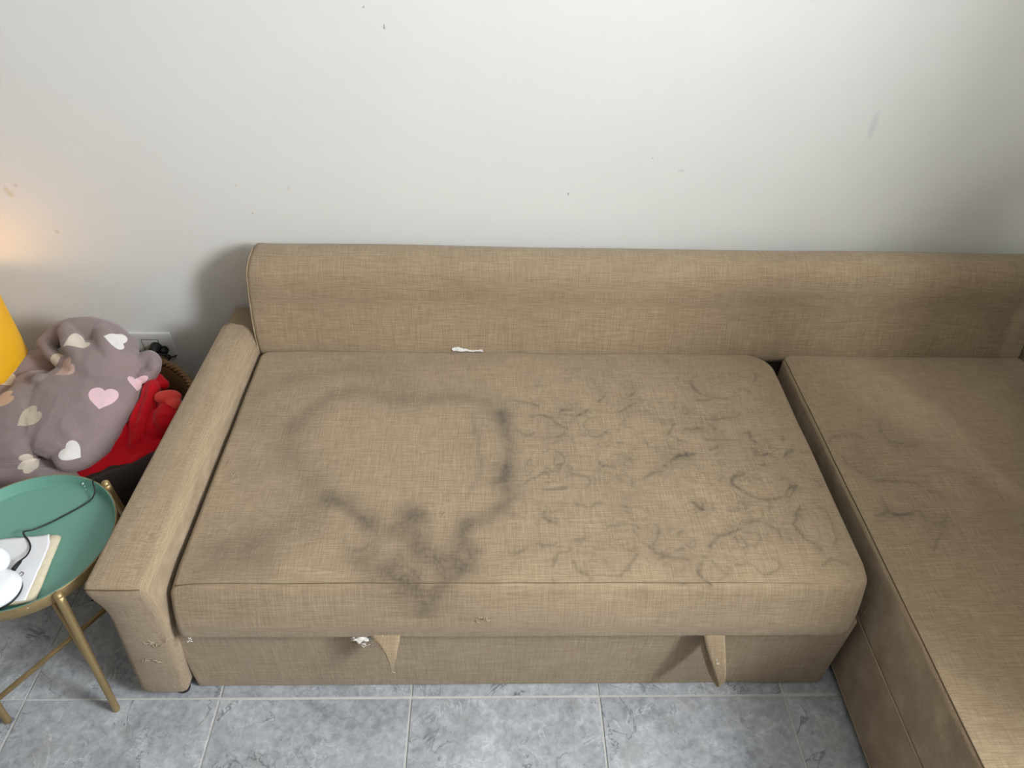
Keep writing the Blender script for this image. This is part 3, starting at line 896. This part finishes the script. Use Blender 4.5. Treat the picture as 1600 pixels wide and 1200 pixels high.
tag(scrap, 'small crumpled white scrap caught in the crease between backrest and seat', 'scrap')

# ================================================================== side table
TC = Vector((-.859, .138, 0)); TR = .1765; TZ = .432
table = empty('tray_table', (TC.x, TC.y, 0), 'small round side table with mint green tray top and gold legs', 'side table')
tray = lathe('tray', [(0, -.026), (TR - .013, -.026), (TR - .009, -.0245), (TR - .006, -.020), (TR - .0012, -.001), (TR - .0002, 0), (TR + .0008, -.001)], (TC.x, TC.y, TZ), M_TEAL, table, 96, None, False, False)
lathe('tray_rim', [(0, -.0340), (TR - .010, -.0340), (TR - .002, -.0330), (TR + .0002, -.0315), (TR + .0034, -.002), (TR + .0022, -.0004), (TR + .0010, -.0012), (TR - .0045, -.0215), (TR - .010, -.0262), (0, -.0266)], (TC.x, TC.y, TZ), M_GOLD, table, 96)
legs = {'a': ((-.727, .003), (-.742, -.027)), 'b': ((-1.000, .258), (-1.050, .290)), 'c': ((-.985, .003), (-.976, -.052)), 'd': ((-.757, .287), (-.745, .315))}
fr = {}
for k, (tp, ft) in legs.items():
    d = (Vector(tp) - TC.xy).normalized()
    tp2 = TC.xy + d * (TR + .0115)
    a, b = Vector((tp2.x, tp2.y, TZ - .006)), Vector((ft[0], ft[1], .003))
    pts = [b.lerp(a, f) for f in (0, .01, .5, .96, 1)]
    lg = tube('leg', pts, [.0070, .0078, .0084, .0088, .0088], M_GOLD, table, 16)
    sphere('knob', a + Vector((0, 0, .001)), .0092, M_GOLD, lg, (1, 1, .9), 16)
    fr[k] = (a, b)
    sphere('foot_cap', b + Vector((0, 0, .0025)), .0072, M_GOLD, lg, (1, 1, .7), 14)
    tube('bracket', [a + Vector((-d.x * .010, -d.y * .010, -.012)), a + Vector((0, 0, -.012))], .004, M_GOLD, table, 8)


def on(k, z):
    a, b = fr[k]; return b.lerp(a, (z - b.z) / (a.z - b.z))


tube('stretcher', [on('c', .080), on('d', .080)], .0062, M_GOLD, table, 14)
tube('stretcher', [on('a', .145), on('b', .110)], .0062, M_GOLD, table, 14)
M_CHIP = plain('white_paint_chip', (.85, .85, .83), .5, 0, .4)
for cx, cy, cz, s in ((-.8095, .3005, .4185, .0022), (-.806, .2975, .413, .0014), (-.803, .292, .4075, .0011)):
    sphere('paint_chip', (cx, cy, cz), s, M_CHIP, tray, (1, 1.6, .5), 8)
for cx, cy, cz, s in ((-.7995, -.0295, .428, .0018), (-.778, -.0205, .4225, .002), (-.8025, -.0285, .416, .0012), (-.789, -.0245, .419, .001)):
    sphere('paint_chip', (cx, cy, cz), s, M_CHIP, tray, (1.3, .6, 1), 8)

# ---- booklet on the tray
BZ = TZ - .0258
book = empty('booklet', (-.86, .08, BZ), 'worn white booklet with yellowed torn spine lying on the mint tray', 'booklet')
TRc = Vector((-.797, .158))
dn = Vector((.020, -.160)).normalized()
lf = Vector((dn.y, -dn.x)); lf = lf if lf.x < 0 else -lf


def bp(u, w, z):          # u: away from the spine, w: down the page
    q = TRc + lf * u + dn * w
    return (q.x, q.y, z)


BW, BH, BT = .127, .160, .014
M_PAGES = plain('aged_pages', (.62, .54, .40), .85, 0, .2, .15, 80)
M_COVER = plain('white_cover', (.80, .80, .83), .45, 0, .35, .04, 12)
clip = lambda u, w: w
secs = []
rows = 14
# page block with a rounded, broken spine
V, F = [], []
sp = [(0.004, 0), (0.0, .003), (.0, .007), (.004, BT - .0012), (.016, BT - .0008), (BW, BT - .0012), (BW, 0)]
for r in range(rows):
    w = BH * r / (rows - 1)
    for (u, z) in sp:
        n_ = noise.noise(Vector((w * 60, z * 200, 1)))
        V.append(bp(u + .0014 * n_ * (u < .02), w + (.003 * noise.noise(Vector((u * 90, z * 300, 4))) if r == 0 else 0), BZ + z))
n = len(sp)
for r in range(rows - 1):
    for k in range(n):
        F.append((r * n + k, r * n + (k + 1) % n, (r + 1) * n + (k + 1) % n, (r + 1) * n + k))
F.append(tuple(range(n))[::-1]); F.append(tuple(range((rows - 1) * n, rows * n)))
bm = bmesh.new(); me = mesh('t', V, F); bm.from_mesh(me); bpy.data.meshes.remove(me)
from_bm('page_block', bm, M_PAGES, book)
# cover sheet, torn away from the spine at the top
V, F = [], []
nu, nw = 26, 30
for a in range(nu):
    for b in range(nw):
        w = BH * b / (nw - 1)
        tear = .010 + .009 * math.exp(-(w / .018) ** 2) + .0015 * noise.noise(Vector((w * 120, 0, 2))) + .004 * (w / BH)
        u = tear + (BW + .001 - tear) * a / (nu - 1)
        lift = .0016 * math.exp(-((u - .02) / .012) ** 2) * math.exp(-(w / .03) ** 2) + .0008 * noise.noise(Vector((u * 25, w * 25, 7)))
        V.append(bp(u, w + (.0015 * noise.noise(Vector((u * 70, 3, 1))) if b == 0 else 0), BZ + BT + .0004 + max(0, lift)))
for a in range(nu - 1):
    for b in range(nw - 1):
        F.append((a * nw + b, (a + 1) * nw + b, (a + 1) * nw + b + 1, a * nw + b + 1))
cover = add('cover', V, F, M_COVER, book)
cover.modifiers.new('thickness', 'SOLIDIFY').thickness = .0006
M_INK = plain('dark_print', (.10, .07, .10), .7, 0, .2)
M_INKG = plain('grey_print', (.30, .30, .32), .7, 0, .2)


def text(name, s, size, loc, ang, m, parent):
    cu = bpy.data.curves.new(name, 'FONT'); cu.body = s; cu.size = size; cu.extrude = .0001
    ob = bpy.data.objects.new(name, cu); COL.objects.link(ob)
    bpy.context.view_layer.update()
    dg = bpy.context.evaluated_depsgraph_get()
    me_ = bpy.data.meshes.new_from_object(ob.evaluated_get(dg))
    bpy.data.objects.remove(ob, do_unlink=True)
    me_.transform(Matrix.Translation(Vector(loc)) @ Matrix.Rotation(ang, 4, 'Z'))
    me_.materials.clear()
    return link(name, me_, m, parent, False)


text('lettering', 'D', .015, (-.8345, .0540, BZ + BT + .0016), -.35, M_INK, cover)
text('lettering', 'er', .007, (-.9120, .1290, BZ + BT + .0016), .08, M_INKG, cover)

# ---- white device on the booklet
DZ = BZ + BT + .0012
dev = empty('charging_device', (-.853, .012, DZ), 'white rounded plastic gadget with a black cable plugged in, on the booklet', 'device')
M_GLOSS = plain('glossy_white_plastic', (.82, .84, .87), .3, 0, .5, .02)
lathe('rubber_base', [(0, 0), (.042, 0), (.044, .002), (.044, .006), (.040, .008), (0, .008)], (-.850, .012, DZ), M_BLACK, dev, 48)
lathe('body', [(0, .0075), (.0435, .0075), (.0455, .010), (.0455, .014), (.043, .021), (.036, .028), (.024, .033), (.010, .0355), (0, .036)], (-.850, .012, DZ), M_GLOSS, dev, 56)
sphere('head', (-.872, .062, DZ + .036), .031, M_GLOSS, dev, (1, 1, .92), 32)

# ---- its cable, over the tray rim and down behind
cz = BZ + .0018
pts = [(-.8385, .0560 + .012, DZ + .012), (-.835, .082, DZ + .012), (-.833, .098, DZ + .007), (-.838, .120, DZ + .0030), (-.852, .139, DZ + .002), (-.868, .1535, DZ + .0015), (-.873, .163, DZ + .000), (-.862, .176, cz + .004),
       (-.84, .197, cz), (-.815, .220, cz), (-.79, .246, cz), (-.7755, .262, cz + .004), (-.770, .276, cz + .016), (-.776, .288, TZ + .003), (-.780, .302, TZ + .002), (-.783, .311, TZ - .02), (-.785, .315, TZ - .08), (-.79, .318, .20), (-.80, .31, .03), (-.83, .28, .004), (-.92, .26, .0035)]
cable = empty('charging_cable', (-.83, .2, cz), 'thin black charging cable trailing across the mint tray over its rim', 'cable')
tube('cord', crom(pts, 7), .0017, M_BLACK, cable, 8)
tube('plug', [(-.8400, .0590, DZ + .0115), (-.8385, .066, DZ + .012), (-.836, .077, DZ + .012), (-.8347, .084, DZ + .0115)], [.0046, .0046, .0038, .0020], M_BLACK, cable, 12)

# ================================================================== wall socket
sock = empty('wall_socket', (-.95, Y1, .262), 'white wall socket plate above the basket', 'socket')
from_bm('plate', box_bm((-1.014, Y1 - .010, .212), (-.884, Y1, .312), .004, 3), M_WHITE, sock)
from_bm('module_gap', box_bm((-.979, Y1 - .0106, .2345), (-.926, Y1 - .009, .2875), .0004, 1), M_BLACK, sock)
from_bm('module', box_bm((-.977, Y1 - .0116, .2365), (-.928, Y1 - .009, .2855), .001, 2), M_WHITE, sock)
plug = empty('power_plug', (-.935, Y1 - .03, .25), 'black plug with bunched cord pushed into the white wall socket', 'plug')
V, F = tube_vf([(-.937, Y1 - .011, .262), (-.937, Y1 - .034, .262), (-.935, Y1 - .042, .258), (-.932, Y1 - .046, .252)], [.017, .017, .013, .008], 16)
add('plug_body', V, F, M_BLACK, plug)
V, F = tube_vf([(-.914, Y1 - .011, .250), (-.914, Y1 - .030, .250), (-.913, Y1 - .034, .249)], [.013, .012, .007], 14)
add('plug_body', V, F, M_BLACK, plug)
tube('cord', crom([(-.932, Y1 - .046, .252), (-.920, Y1 - .055, .262), (-.900, Y1 - .045, .255), (-.892, Y1 - .035, .240), (-.905, Y1 - .035, .222), (-.925, Y1 - .05, .214), (-.945, Y1 - .05, .19), (-.95, Y1 - .03, .10), (-.96, Y1 - .02, .02), (-.97, Y1 - .05, .004), (-1.05, Y1 - .06, .004)], 8), .0028, M_BLACK, plug, 8)
tube('cord', crom([(-.937, Y1 - .044, .256), (-.955, Y1 - .055, .268), (-.980, Y1 - .04, .262), (-1.00, Y1 - .03, .24), (-1.01, Y1 - .02, .15), (-1.02, Y1 - .02, .02), (-1.06, Y1 - .04, .004), (-1.12, Y1 - .05, .004)], 8), .0026, M_BLACK, plug, 8)
tube('cord', [(-.913, Y1 - .034, .246), (-.905, Y1 - .030, .2300), (-.888, Y1 - .020, .2290), (-.880, Y1 - .016, .2292)], .0022, M_BLACK, plug, 8)

# ================================================================== basket and its cloths
BC = Vector((-.995, .625, 0)); BR = .300; BRZ = .300


def wicker_material():
    t = NT('brown_wicker')
    f = t.noise(t.mapped((60, 60, 300)), 1, 3, .6); g = t.noise(t.mapped((1, 1, 1)), 25, 3)
    t.color(t.mix(g, t.mix(f, (.10, .048, .018), (.36, .20, .085)), (.22, .12, .05)))
    t.rough(.6, 0, .35); t.bump(f, .6, .003); return t.m


M_WICK = wicker_material()
basket = empty('wicker_basket', (BC.x, BC.y, 0), 'round brown wicker basket heaped with blankets between armrest and wall', 'basket')
lathe('wall', [(0, .004), (BR - .05, .004), (BR - .045, .008)] + [(BR - .045 + .035 * z / .29 + (.0035 if i % 2 else -.0015), z) for i, z in enumerate(np.linspace(.012, .290, 32))] +
      [(BR - .016, .292)] + [(BR - .020 - .035 * (1 - z / .29), z) for z in np.linspace(.285, .02, 8)] + [(0, .018)], (BC.x, BC.y, 0), M_WICK, basket, 72)
for s in range(3):                           # braided rim of three canes
    pts = []
    for k in range(181):
        w = 2 * PI * k / 180; ph = w * 34 + s * 2 * PI / 3
        rr_ = BR - .008 + .0065 * math.cos(ph)
        pts.append((BC.x + rr_ * math.cos(w), BC.y + rr_ * math.sin(w), BRZ - .004 + .0065 * math.sin(ph)))
    tube('rim_cane', pts, .0058, M_WICK, basket, 7)
for k in range(30):
    w = 2 * PI * k / 30
    c, s_ = math.cos(w), math.sin(w)
    tube('stake', [(BC.x + (BR - .040) * c, BC.y + (BR - .040) * s_, .012), (BC.x + (BR - .005) * c, BC.y + (BR - .005) * s_, .292)], .0042, M_WICK, basket, 6)


def capsule_chain(pts, radii, n=10):
    """Blobs strung along a curve: list of (centre, (rx,ry,rz), rotation)."""
    P = crom(pts, n); out = []
    m_ = len(P) - 1
    for i, p in enumerate(P):
        f = i / m_ * (len(radii) - 1); a = int(min(f, len(radii) - 2)); r = radii[a] + (radii[a + 1] - radii[a]) * (f - a)
        out.append((p, (r, r, r), (0, 0, 0)))
    return out


def blobs(name, items, voxel, smooth, m, parent=None, origin=None, wrinkle=.004, wscale=9, seed=0, floor=None):
    """Soft cloth heap: overlapping lumps fused by a voxel remesh, relaxed, then creased."""
    bm = bmesh.new()
    from mathutils import Euler
    for c, r, rot in items:
        g = bmesh.ops.create_icosphere(bm, subdivisions=3, radius=1)
        M = Matrix.Translation(Vector(c)) @ Euler(rot).to_matrix().to_4x4() @ Matrix.Diagonal((r[0], r[1], r[2], 1))
        bmesh.ops.transform(bm, matrix=M, verts=g['verts'])
    me_ = bpy.data.meshes.new('t'); bm.to_mesh(me_); bm.free()
    ob = bpy.data.objects.new('t', me_); COL.objects.link(ob)
    md = ob.modifiers.new('r', 'REMESH'); md.mode = 'VOXEL'; md.voxel_size = voxel
    md2 = ob.modifiers.new('s', 'SMOOTH'); md2.factor = .5; md2.iterations = smooth
    bpy.context.view_layer.update()
    dg = bpy.context.evaluated_depsgraph_get()
    out = bpy.data.meshes.new_from_object(ob.evaluated_get(dg))
    bpy.data.objects.remove(ob, do_unlink=True); bpy.data.meshes.remove(me_)
    sd = Vector((seed * 3.1, seed * 1.7, seed * .9))
    nr = [v.normal.copy() for v in out.vertices]
    for v, n_ in zip(out.vertices, nr):
        p = v.co * wscale + sd
        q = noise.noise(p + Vector((noise.noise(p * .7), noise.noise(p * .6 + Vector((5, 0, 0))), 0)) * .9)
        ridge = (1 - abs(q) * 2.2)
        v.co += n_ * (wrinkle * (ridge - .4) + wrinkle * .35 * noise.noise(p * 2.7))
        if floor is not None and v.co.z < floor: v.co.z = floor
    out.update()
    return link(name, out, m, parent, True, origin)
M_BROWNCLOTH = fleece('dark_brown_cloth', (.022, .016, .014), (.055, .040, .036), None, .05)
M_BLACKCLOTH = fleece('black_cloth', (.005, .005, .007), (.016, .016, .019), None, .03)
M_RED = fleece('red_fleece', (.42, .002, .008), (.70, .010, .020), None, .15)
M_CORAL = fleece('coral_red_knit', (.66, .04, .035), (.88, .10, .075), None, .2)

cl = blobs('folded_garment', [((-1.0, .62, .165), (.225, .225, .105), (0, 0, 0)), ((-.86, .74, .215), (.09, .10, .045), (.2, .1, .3)), ((-.86, .50, .20), (.11, .14, .055), (.1, -.1, -.4)),
                              ((-1.05, .45, .215), (.13, .10, .055), (0, 0, .2))]
           + capsule_chain([(-.745, .50, .285), (-.775, .44, .300), (-.83, .385, .305), (-.91, .345, .30), (-1.0, .335, .29)], [.026, .032, .034, .032, .026])
           + capsule_chain([(-.80, .50, .255), (-.84, .43, .265), (-.92, .39, .26)], [.05, .05, .045]), .009, 3, M_BROWNCLOTH, None, (-1.0, .62, .06), .007, 8, 2)
tag(cl, 'dark brown folded clothes filling the wicker basket under the red fleece', 'clothes')
bk = blobs('black_garment', [((-.770, .690, .285), (.045, .06, .024), (.1, .2, .4)), ((-.745, .66, .30), (.03, .03, .02), (0, .1, .3))], .006, 3, M_BLACKCLOTH, None, (-.77, .68, .265), .004, 12, 5)
tag(bk, 'black garment with a white trim beside the red fleece in the basket', 'clothes')
tube('white_trim', crom([(-.768, .712, .3105), (-.757, .704, .316), (-.745, .692, .318), (-.735, .680, .314)], 4), .0032, M_FLUFF, bk, 6)

red_items = ([((-.872, .61, .305), (.065, .14, .045), (0, .15, 0)), ((-.875, .49, .287), (.10, .08, .038), (0, .05, 0)), ((-.99, .445, .278), (.14, .045, .03), (0, 0, 0)), ((-.80, .55, .30), (.05, .06, .03), (0, 0, .3))]
             + capsule_chain([(-.75, .535, .300), (-.79, .485, .293), (-.85, .445, .286), (-.93, .425, .280), (-1.09, .418, .272)], [.018, .020, .022, .022, .020], 14)
             + capsule_chain([(-.870, .775, .338), (-.835, .740, .352), (-.806, .690, .358), (-.800, .610, .352), (-.796, .535, .330)], [.014, .016, .017, .016, .014], 18)
             + capsule_chain([(-.842, .748, .350), (-.826, .670, .356), (-.826, .590, .350), (-.806, .520, .324)], [.009, .009, .009, .008], 22)
             + capsule_chain([(-.850, .765, .346), (-.820, .748, .352), (-.790, .722, .350)], [.014, .016, .014], 10)
             + [((-.742, .600, .340), (.034, .050, .033), (0, .2, .25)), ((-.770, .600, .318), (.045, .06, .033), (0, .1, .2))]
             + capsule_chain([(-.768, .640, .350), (-.738, .622, .362), (-.730, .588, .352)], [.012, .013, .012], 8))
red = blobs('red_blanket', red_items, .0038, 2, M_RED, None, (-.88, .55, .25), .0025, 16, 7)
tag(red, 'bright red fleece blanket bunched under the grey heart blanket', 'blanket')
lobe = blobs('rolled_corner', [((-.752, .655, .366), (.036, .024, .016), (0, .1, .15)), ((-.730, .632, .362), (.020, .022, .015), (0, .2, .2))], .0035, 5, M_CORAL, red, None, .002, 20, 3)

# ---- grey-mauve blanket with hearts
HCOL = {'pink': (.80, .56, .60), 'beige': (.56, .47, .37), 'peach': (.60, .40, .34), 'cream': (.70, .62, .52), 'white': (.84, .80, .77), 'orange': (.66, .42, .28)}
M_HEART = fleece('mauve_heart_fleece', (.195, .143, .142), (.365, .280, .278), [('h_' + k, c) for k, c in HCOL.items()])
mauve_items = ([((-.97, .62, .365), (.14, .17, .062), (.15, .05, 0)), ((-.915, .52, .342), (.070, .105, .036), (.1, .1, -.25)), ((-1.09, .585, .35), (.12, .135, .056), (.12, 0, 0)),
                ((-.89, .66, .352), (.052, .10, .045), (0, .2, 0)), ((-1.20, .58, .325), (.10, .13, .048), (0, 0, 0)), ((-.95, .75, .405), (.10, .09, .058), (0, .1, 0)), ((-1.0, .55, .365), (.07, .06, .035), (.2, 0, 0)), ((-1.06, .458, .298), (.13, .03, .018), (0, 0, .06))]
               + capsule_chain([(-1.18, .462, .325), (-1.106, .468, .338), (-1.035, .492, .345), (-.974, .496, .346), (-.93, .462, .342), (-.900, .445, .336)], [.015, .016, .016, .016, .016, .014], 16)
               + capsule_chain([(-.895, .447, .336), (-.880, .50, .345), (-.862, .56, .352), (-.853, .64, .358), (-.853, .70, .364)], [.013, .013, .013, .013, .014], 16)
               + capsule_chain([(-1.128, .815, .420), (-1.08, .838, .442), (-1.02, .838, .452), (-.96, .832, .442), (-.905, .80, .418)], [.024, .033, .038, .040, .036], 10)
               + capsule_chain([(-1.126, .812, .418), (-1.095, .772, .412), (-1.05, .738, .414), (-1.00, .705, .420)], [.020, .018, .018, .020], 12)
               + capsule_chain([(-1.05, .815, .462), (-1.015, .755, .452), (-.965, .705, .430)], [.026, .026, .022], 12)
               + capsule_chain([(-.955, .815, .455), (-.925, .755, .442), (-.895, .70, .405)], [.030, .030, .026], 12)
               + [((-1.19, .785, .330), (.09, .10, .048), (0, 0, 0)), ((-1.225, .68, .325), (.09, .09, .040), (0, 0, 0)), ((-1.082, .676, .398), (.030, .020, .024), (0, 0, .2)), ((-1.13, .70, .36), (.06, .06, .035), (0, 0, .2))]
               + capsule_chain([(-.872, .745, .383), (-.842, .772, .400), (-.822, .770, .398), (-.815, .748, .388)], [.020, .024, .022, .020], 10)
               + [((-.838, .738, .374), (.032, .030, .022), (0, 0, 0))]
               + capsule_chain([(-1.20, .424, .284), (-1.10, .430, .285), (-1.02, .426, .286), (-.965, .418, .288), (-.935, .420, .286)], [.028, .031, .033, .034, .029], 12)
               + capsule_chain([(-1.20, .405, .268), (-1.12, .400, .268)], [.028, .024], 8)
               + capsule_chain([(-1.00, .408, .314), (-.975, .402, .317), (-.962, .410, .316), (-.970, .418, .318)], [.009, .010, .009, .007], 8))
heart_b = blobs('heart_blanket', mauve_items, .0042, 3, M_HEART, None, (-.99, .6, .24), .0030, 13, 1)
tag(heart_b, 'grey mauve fleece blanket printed with hearts heaped over the basket', 'blanket')

HEARTS = [
    ((-0.89, 0.601, 0.409), (-0.088, 0.97, 0.225), (0.942, 0.155, -0.299), 0.074, 'pink'),
    ((-1.052, 0.538, 0.399), (0.688, 0.676, 0.266), (0.723, -0.67, -0.168), 0.066, 'beige'),
    ((-1.016, 0.692, 0.43), (0.79, 0.443, 0.425), (0.551, -0.816, -0.173), 0.062, 'peach'),
    ((-1.003, 0.763, 0.471), (0.659, 0.64, -0.395), (0.536, -0.768, -0.351), 0.062, 'cream'),
    ((-0.909, 0.779, 0.463), (0.785, 0.113, -0.609), (0.103, -0.993, -0.051), 0.062, 'white'),
    ((-1.069, 0.737, 0.426), (0.825, 0.26, 0.502), (0.435, -0.859, -0.271), 0.045, 'cream'),
    ((-1.226, 0.734, 0.367), (0.936, 0.205, 0.286), (0.244, -0.964, -0.109), 0.075, 'cream'),
    ((-1.153, 0.602, 0.399), (0.798, 0.556, 0.232), (0.551, -0.829, 0.092), 0.07, 'orange'),
    ((-0.922, 0.453, 0.362), (-0.88, 0.377, 0.29), (0.462, 0.823, 0.332), 0.058, 'white'),
    ((-1.04, 0.451, 0.315), (-0.52, -0.847, -0.11), (-0.845, 0.49, 0.215), 0.055, 'cream'),
    ((-0.845, 0.691, 0.381), (-0.238, 0.893, 0.382), (0.496, 0.45, -0.743), 0.05, 'pink')]


def heart_sd(u, v):
    """Positive inside a unit heart (about 1 wide), lobes up."""
    x = np.abs(u) * 2.1; y = v * 2.1 + .25
    body = 1 - (x * x + (y * 1.15 - .72 * np.sqrt(np.maximum(x, 0))) ** 2)
    return body


co = np.zeros(len(heart_b.data.vertices) * 3); heart_b.data.vertices.foreach_get('co', co); co = co.reshape(-1, 3) + np.array(ORIGIN[heart_b.name])
acc = {k: np.full(len(co), -.01) for k in HCOL}
for (c, upv, rtv, size, kk) in HEARTS:
    c, upv, rtv = np.array(c), np.array(upv), np.array(rtv)
    d = co - c
    u, v = d @ rtv / size, d @ upv / size
    s = heart_sd(u, v) * size * .28
    s = np.where(np.linalg.norm(d, axis=1) < size * 1.1, s, -.01)
    acc[kk] = np.maximum(acc[kk], s)
for k, a in acc.items():
    at = heart_b.data.attributes.new('h_' + k, 'FLOAT', 'POINT'); at.data.foreach_set('value', a.astype(np.float32))

# ================================================================== lamp at the left
LC = Vector((-1.335, .78, 0))
lamp = empty('floor_lamp', (LC.x, LC.y, 0), 'yellow conical lamp glowing warm against the wall at the left edge', 'lamp')
M_YEL = NT('yellow_shade')
M_YEL.color(M_YEL.mix(M_YEL.noise(M_YEL.mapped((1, 1, 1)), 20, 2), (.72, .36, .008), (.80, .43, .015)))
M_YEL.rough(.45, 0, .4)
M_YEL = M_YEL.m
lathe('shade', [(.138, .56), (.140, .56), (.135, .16), (.133, .16)], LC, M_YEL, lamp, 56, None, True)
lathe('base', [(0, 0), (.12, 0), (.12, .012), (.02, .018), (.012, .03), (.012, .44), (0, .44)], LC, M_BLACK, lamp, 32)
t = NT('bulb_glow'); t.b.inputs['Emission Color'].default_value = (1, .62, .28, 1); t.b.inputs['Emission Strength'].default_value = 6; t.color((1, .8, .5))
sphere('bulb', LC + Vector((0, 0, .475)), .035, t.m, lamp, (1, 1, 1.15), 18)
pl_ = bpy.data.lights.new('lamp_light', 'POINT'); pl_.energy = 1.05; pl_.color = (1, .58, .25); pl_.shadow_soft_size = .04
plo = bpy.data.objects.new('lamp_light', pl_); plo.location = (0, 0, .57); plo.parent = lamp; COL.objects.link(plo)
